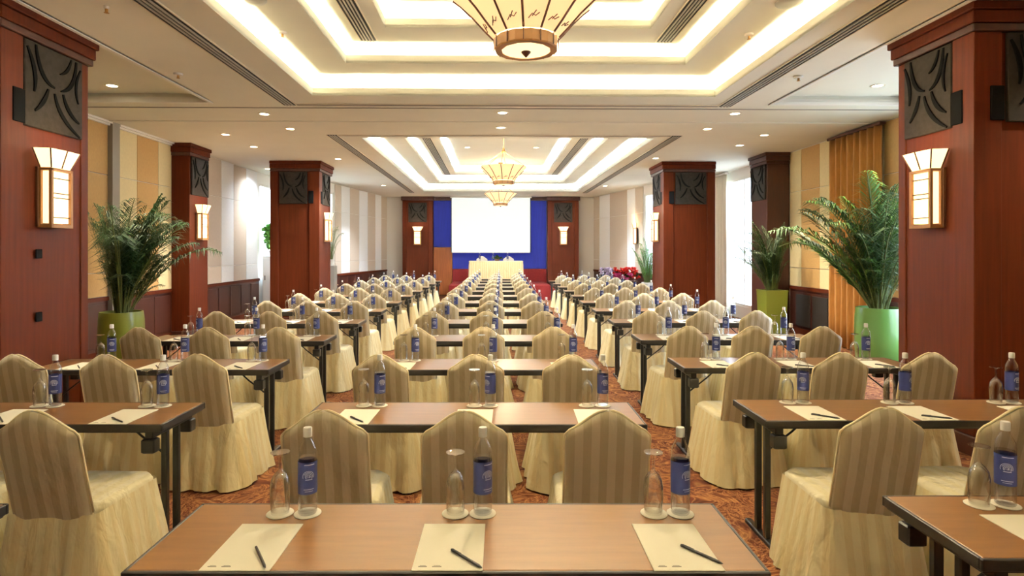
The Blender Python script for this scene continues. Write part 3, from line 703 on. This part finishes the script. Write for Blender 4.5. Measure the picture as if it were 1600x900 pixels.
# ------------------------------------------------------------------ place settings
def bottle_proto():
    t = empty('water_bottle', room=False); N = 20
    MB().lathe([(.029, 0), (.0325, .006), (.0325, .205), (.030, .225), (.020, .246), (.0135, .258), (.0125, .275)], N, cap1=False).build('bottle_body', 'bottle_plastic', t, True)
    MB().lathe([(.027, .006), (.0305, .010), (.0305, .195)], N, cap1=True).build('water', 'water', t, True)
    lb = MB().lathe([(.0331, .074), (.0331, .184)], N, cap0=False, cap1=False)
    lab = lb.build('paper_label', 'label_blue', t, True)
    # the round white swirl and the rules of print on the label
    mk = MB(); R = .0334
    def strip(ps, wd):
        rs = []
        for i, (a, z) in enumerate(ps):
            q = ps[min(i+1, len(ps)-1)]; p = ps[max(0, i-1)]; dx, dz = q[0]-p[0], q[1]-p[1]; l = math.hypot(dx, dz) or 1; nx, nz = -dz/l*wd, dx/l*wd
            f = lambda u, zz: (R*math.sin(u/R), -R*math.cos(u/R), zz)
            rs.append([f(a-nx, z-nz), f(a+nx, z+nz)])
        mk.rings(rs, closed=False)
    for rad, a0, a1 in ((.019, -20, 200), (.0145, -40, 160), (.010, 20, 230), (.0055, -60, 170)):
        strip([(rad*math.cos(math.radians(a0+(a1-a0)*i/12))-.002, .137+rad*.95*math.sin(math.radians(a0+(a1-a0)*i/12))) for i in range(13)], .0009)
    for z, a, b2, w_ in ((.176, -.016, .020, .0014), (.1255, -.012, .012, .0013), (.092, -.018, .018, .0012), (.085, -.014, .014, .0008)): strip([(a+(b2-a)*i/4, z) for i in range(5)], w_)
    for k in range(5): strip([(-.009+k*.0045, .1315), (-.0085+k*.0045, .1385)], .0007)
    mk.build('label_print', 'label_white', lab)['kind'] = 'stuff'
    MB().lathe([(.0150, .266), (.0152, .294), (.0135, .298)], N, cap0=True).build('cap', 'cap_white', t, True)
    return t
def glass_proto():
    t = empty('wine_glass', room=False)
    # stands upside down: rim on the coaster, foot in the air
    prof = [(.0305, 0), (.0335, .05), (.0335, .095), (.029, .120), (.018, .138), (.007, .148), (.0042, .158), (.0042, .197), (.010, .203), (.032, .209), (.0325, .212), (.010, .2115), (.001, .2115)]
    MB().lathe(prof, 22, cap0=False, cap1=True).build('glass_body', 'glass', t, True)
    MB().lathe([(.0295, .001), (.0322, .05), (.0322, .092), (.027, .117), (.014, .132), (.001, .138)], 22, cap0=False, cap1=False).build('bowl_inside', 'glass', t, True)
    return t
BT = bottle_proto(); GL = glass_proto()
coaster_me = MB().lathe([(.044, 0), (.0465, .0015), (.0465, .003), (.045, .0042), (.001, .0042)], 28).mesh('coaster', 'coaster', True)
pp = MB(); pp.bbox(-.102, .102, 0, .29, 0, .003, .0005); pp.cur = 1
for a, b2 in ((-.085, -.060), (-.045, -.018)):
    pp.box(a, b2, .018, .0225, .0031, .0034); pp.box(a+.004, b2-.004, .0245, .027, .0031, .0034)
paper_me = pp.mesh('note_paper', ['paper', 'print_grey'])
def pen_proto():
    t = empty('pen', room=False)
    MB().tube([(0, 0, .0045), (0, .012, .0045), (0, .10, .0045), (0, .14, .0045)], [.0012, .0042, .0045, .0040], 10).build('barrel', 'pen_black', t, True)
    MB().box(-.0012, .0012, .095, .135, .0088, .0102).build('clip', 'metal_black', t)
    return t
PN = pen_proto(); sfirst = {'b': True, 'g': True, 'p': True}
ZT = .7507
def inst(proto, key, x, y, z, rz):
    o = proto if sfirst[key] else copy_tree(proto); sfirst[key] = False
    o.location = (x, y, z); o.rotation_euler = (0, 0, rz); return o
rs_ = random.Random(5)
PEN1 = {0: ((-.677, 1.700), (-.757, 1.825)), 1: ((-.055, 1.700), (-.156, 1.808)), 2: ((.645, 1.722), (.554, 1.832))}
for b, D in BLOCKS.items():
    for n in range(1, D['rows']+1):
        y = row_y(b, n)
        o = TB if tfirst else copy_tree(TB); tfirst = False
        o.location = (D['c'], y, 0); tag(o, f'brown folding table with black edge, {ORD[n]} from the camera in the {b} block', 'table', f'folding tables of the {b} block')
        for s in range(3):
            if b == 'left' and n == 1 and s < 2: continue
            if b == 'right' and n == 1 and s > 1: continue
            j = rs_.uniform(-.008, .008) if n > 1 else 0
            cx = D['c']+(( -.607, .003, .698)[s] if (b == 'centre' and n == 1) else OFF[b][s]+j)
            if b == 'right': cx += {0: 0, 1: 0, 2: 0}[s]
            where = f'{SEAT[s]} seat, {ORD[n]} {b} table from camera'
            gx = cx-.006-(.0 if b != 'right' else .03); bx_ = gx+.0945; yy = y+.375+rs_.uniform(-.006, .006)*(n > 1)
            if b == 'centre' and n == 1: gx = (-.771, -.160, .533)[s]; bx_ = (-.675, -.064, .625)[s]
            for q, px, what in ((0, gx, 'glass'), (1, bx_, 'bottle')):
                c = bpy.data.objects.new('coaster', coaster_me); C.objects.link(c); c.location = (px, yy, ZT); c.rotation_euler = (0, 0, rs_.uniform(0, 6))
                tag(c, f'round white paper coaster under the {what}, {where}', 'coaster', 'paper coasters')
            g = inst(GL, 'g', gx+rs_.uniform(-.003, .003), yy, ZT+.0043, rs_.uniform(0, 6)); tag(g, f'upturned clear stem glass, {where}', 'glass', 'upturned glasses')
            w_ = inst(BT, 'b', bx_, yy, ZT+.0043, rs_.uniform(-.8, .8)); tag(w_, f'clear water bottle with blue label, {where}', 'bottle', 'water bottles')
            p = bpy.data.objects.new('note_paper', paper_me); C.objects.link(p); p.location = (cx+.0, y+.004, ZT); p.rotation_euler = (0, 0, rs_.uniform(-.03, .03) if n > 1 else 0)
            tag(p, f'cream notepaper with tiny printed marks, {where}', 'paper', 'sheets of notepaper')
            if b == 'centre' and n == 1: (ax, ay), (ex, ey) = PEN1[s]
            else:
                an = rs_.uniform(.55, .95) if b != 'right' else rs_.uniform(.8, 1.15); ax, ay = cx+.075, y+.02; ex, ey = ax-math.sin(an)*.14, ay+math.cos(an)*.14
            rz = math.atan2(-(ex-ax), ey-ay)
            pn = inst(PN, 'p', ax, ay, ZT+.0034, rz); tag(pn, f'black ballpoint pen lying on the notepaper, {where}', 'pen', 'pens on the notepaper')

# things on the head table
for i, dx in enumerate((-.56, -.10, .40)):
    o = copy_tree(BT); o.location = RP(.13+dx, 20.33, 1.3005); o.rotation_euler = (0, 0, 0); tag(o, f'water bottle on the head table, {("left", "middle", "right")[i]} of three', 'bottle', 'bottles on the head table')
t = empty('flower_arrangement', (.17, 20.35, 1.3005)); tag(t, 'low dark flower arrangement in the middle of the head table', 'flowers')
MB().lathe([(.05, 0), (.09, .02), (.08, .06), (.001, .06)], 14).build('bowl', 'lamp_wood_dark', t, True)
rf = random.Random(3)
def petal_ball(r, seed):
    rr = random.Random(seed); mb = MB()
    for k in range(16):
        a = rr.uniform(0, 2*PI); e = rr.uniform(-.1, 1.3); d = Vector((math.cos(a)*math.cos(e), math.sin(a)*math.cos(e), math.sin(e))); s = d.cross(Vector((0, 0, 1))).normalized()*r*.38; u = s.cross(d).normalized()*.2*r
        mb.add([d*r*.1, d*r*.7+s+u, d*r, d*r*.7-s+u], [(0, 1, 2, 3)])
    return mb
fme = petal_ball(.05, 1).mesh('flower', 'panel_tan'); lme = petal_ball(.09, 2).mesh('leaf_cluster', 'leaf')
for k in range(14):
    a = rf.uniform(0, 6.28); r = rf.uniform(0, .17); child('flower' if k % 2 else 'leaf_cluster', fme if k % 2 else lme, t, (r*math.cos(a), r*.5*math.sin(a), .06+.08*(1-r/.17)*rf.random()))

# ------------------------------------------------------------------ plants
def frond_mesh(Lf, nl, ll, droop, seed, ma, wl_=.011):
    """arching palm frond with rows of narrow leaflets; grows from the origin along +x and +z"""
    rr = random.Random(seed); mb = MB(); pts = []
    for i in range(nl+1):
        t = i/nl; pts.append(Vector((Lf*(.16*t+.34*t*t*droop), 0, Lf*(1.0*t-.26*droop*t*t*t))))
    mb.cur = 1; mb.tube(pts, [.007*(1-.8*i/nl)+.0012 for i in range(nl+1)], 5); mb.cur = 0
    for i in range(int(nl*.22), nl+1):
        t = i/nl; p = pts[i]; tg = (pts[min(i+1, nl)]-pts[max(i-1, 0)]).normalized(); l0 = ll*(math.sin(PI*min(1, .15+t*.85))**.6+.12)*rr.uniform(.8, 1.1)
        for sd in (-1, 1):
            side = Vector((0, sd, 0)); d = (tg*.75+side*rr.uniform(.7, .95)+Vector((0, 0, rr.uniform(-.1, .2)))).normalized()
            q1 = p+d*l0*.5; q2 = p+d*l0+Vector((0, 0, -l0*rr.uniform(.22, .5)))
            wv = d.cross(Vector((0, 0, 1))).normalized()*wl_
            up = Vector((0, 0, .003))
            mb.add([p-wv*.3, p+wv*.3, q1+wv+up, q2, q1-wv+up], [(0, 1, 2, 4), (4, 2, 3)])
    return mb.mesh('frond', [ma, 'stem_green'])
def palm(x, y, z0, H, nf, spread, seed, ma, label, pot, name='potted_palm', leafw=.0062, wall_side=0, cat='plant'):
    t = empty(name, (x, y, z0)); tag(t, label, cat); rr = random.Random(seed)
    zs = pot(t)
    ms = [frond_mesh(1.0, 38, .24, d, seed+i, ma if i < 3 else ('leaf_light' if ma == 'leaf' and seed == 4 else ma), leafw) for i, d in enumerate((.7, .9, 1.1, .55, 1.3))]
    for k in range(nf):
        a = rr.uniform(0, 2*PI); s = H*rr.uniform(.50, 1.02)*(1 if k > nf*.25 else .62)
        sq = 1
        if wall_side and math.cos(a)*wall_side > -.1: sq = .42
        tilt = (rr.uniform(-.12, .12) if k % 3 else rr.uniform(.05, .5))*spread*sq
        br = rr.uniform(0, .10)
        o = child('frond', ms[rr.randrange(5)], t, (br*math.cos(a), br*math.sin(a), zs-.03), (0, tilt, a)); o.scale = (s*spread*sq*.78, s*.8*(.55 if sq < 1 else 1), s)
    cm = MB()
    for k in range(14):
        a = rr.uniform(0, 6.28); r = rr.uniform(.02, .13); cm.tube([(r*.6*math.cos(a), r*.6*math.sin(a), zs-.05), (r*1.3*math.cos(a), r*1.3*math.sin(a), zs+H*rr.uniform(.25, .45))], [.012, .006], 6)
    cm.build('canes', 'stem_green', t)
    return t
def round_pot(r, h, ma):
    def f(t):
        MB().lathe([(r*.80, 0), (r*.95, h*.12), (r*1.0, h*.5), (r*.98, h*.85), (r*.93, h), (r*.86, h), (r*.86, h-.06)], 40, cap1=False).build('pot', ma, t, True)
        MB().lathe([(r*.87, h-.07), (.001, h-.05)], 24, cap0=False, cap1=False).build('soil', 'soil', t)
        return h-.05
    return f
def square_pot(w_, h, ma):
    def f(t):
        a = w_/2; rs = [[(-q, -q, z), (q, -q, z), (q, q, z), (-q, q, z)] for q, z in ((a*.85, 0), (a, h-.03), (a*1.03, h-.03), (a*1.03, h), (a*.9, h), (a*.9, h-.05))]
        MB().rings(rs, True, False).build('pot', ma, t); MB().box(-a*.9, a*.9, -a*.9, a*.9, h-.08, h-.05).build('soil', 'soil', t); return h-.05
    return f
palm(5.56, 8.42, 0, 2.32, 125, 1.0, 4, 'leaf', 'tall feathery palm in a bright green barrel pot by the gold curtain', round_pot(.315, .85, 'green_pot'), wall_side=1)
palm(-5.27, 8.5, 0, 2.12, 140, .85, 7, 'leaf', 'dark bushy palm in a lime green pot by the left wall', round_pot(.29, .80, 'lime_pot'), wall_side=-1)
palm(5.45, 11.45, 0, 1.62, 105, .78, 9, 'leaf', 'smaller dark palm in a tapered green pot before the right pilaster', square_pot(.42, .90, 'lime_pot'), wall_side=1)
palm(4.45, 16.9, 0, 1.65, 34, .5, 12, 'leaf_bright', 'slender bright green palm beside the far right column', round_pot(.18, .75, 'white_pot'))
# white cabinet with a bright shrub on it
t = empty('cabinet', (-5.68, 15.55, 0)); tag(t, 'tall pale grey cabinet standing behind the far left column', 'cabinet')
MB().bbox(-.24, .24, -.2, .25, 0, 1.52, .006).build('body', 'white_pot', t); MB().bbox(-.22, .22, -.215, -.2, .05, 1.46, .004).build('door', 'white_pot', t)
MB().bbox(-.18, -.16, -.225, -.215, .9, 1.02, .002).build('handle', 'metal_black', t)
t = empty('leafy_shrub', (-5.68, 15.57, 1.5205)); tag(t, 'bright green leafy shrub standing on the pale grey cabinet', 'plant')
MB().lathe([(.12, 0), (.15, .14), (.13, .14), (.001, .13)], 18).build('pot', 'lamp_wood_dark', t, True)
lm = [petal_ball(.20, 40+i).mesh('leaf_cluster', 'leaf_bright') for i in range(4)]
for k in range(60):
    a = rf.uniform(0, 6.28); e = rf.uniform(-.2, 1.5); r = rf.uniform(.05, .26); child('leaf_cluster', lm[k % 4], t, (r*math.cos(a)*math.cos(e)*.9, r*math.sin(a)*math.cos(e)*.9, .34+1.7*r*math.sin(e)), (rf.uniform(-1, 1), rf.uniform(-1, 1), a))
# pale orchid on a pedestal behind the far left column
def ped(t):
    MB().bbox(-.16, .16, -.16, .16, 0, 1.25, .01).build('pedestal', 'grey_trim', t); MB().lathe([(.08, 1.25), (.13, 1.42), (.11, 1.42), (.001, 1.40)], 16).build('vase', 'white_pot', t, True); return 1.40
t = palm(-4.45, 16.3, 0, 1.35, 22, .55, 15, 'leaf_pale', 'pale grassy flower display on a grey pedestal beside the far left column', ped, 'flower_display', .008)
# flower trough with poinsettias along the right
t = empty('flower_trough', (4.02, 18.3, 0)); tag(t, 'long trough of red, pink and lilac flowers behind the far right tables', 'flowers')
MB().bbox(-.62, .48, -.14, .14, 0, .72, .01).build('trough', 'wood_dark', t)
fm = {c: petal_ball(.085, 60+i).mesh('flower', c) for i, c in enumerate(('flower_red', 'flower_pink', 'flower_lilac', 'flower_white', 'leaf'))}
for k in range(150):
    x = rf.uniform(-.66, .5); y = rf.uniform(-.17, .17); z = .74+rf.uniform(0, .34)
    c = 'flower_lilac' if x < -.28 else ('flower_pink' if (z < .92 and x < .25) else 'flower_red')
    if rf.random() < .15: c = 'leaf'
    child('flower', fm[c], t, (x, y, z), (rf.uniform(-.5, .9), rf.uniform(-.5, .5), rf.uniform(0, 6)))

# ------------------------------------------------------------------ curtains
def curtain(x, y0, y1, z0, z1, ma, label, folds, amp=.045, name='curtain'):
    t = empty(name, (x, (y0+y1)/2, 0)); tag(t, label, 'curtain'); h = (y1-y0)/2; n = folds*10; mb = MB(); rs = []; us = []
    for k in range(9):
        z = z0+(z1-z0)*k/8; r = []
        for sg in (1, -1):
            for i in (range(n+1) if sg > 0 else range(n, -1, -1)):
                u = i/n; r.append((amp*math.sin(u*folds*2*PI+.25*math.sin(k*.8+u*9))*(1-.15*k/8)+sg*.003, -h+2*h*u+.01*math.sin(k+u*20), z))
        rs.append(r)
    mb.rings(rs, True, True); mb.build('drape', ma, t, 'all')
    MB().bbox(-.05, .05, -h-.03, h+.03, z1, z1+.045, .005).build('track', 'wood_dark' if ma == 'curtain_gold' else 'white_paint', t)
curtain(5.98, 9.0, 10.38, .02, 3.60, 'curtain_gold', 'floor-length gold-brown drape on the right wall behind the tall palm', 8)
curtain(5.95, 14.95, 16.6, .02, 3.60, 'sheer', 'cream sheer curtain at the bright window beside the far right column', 9)
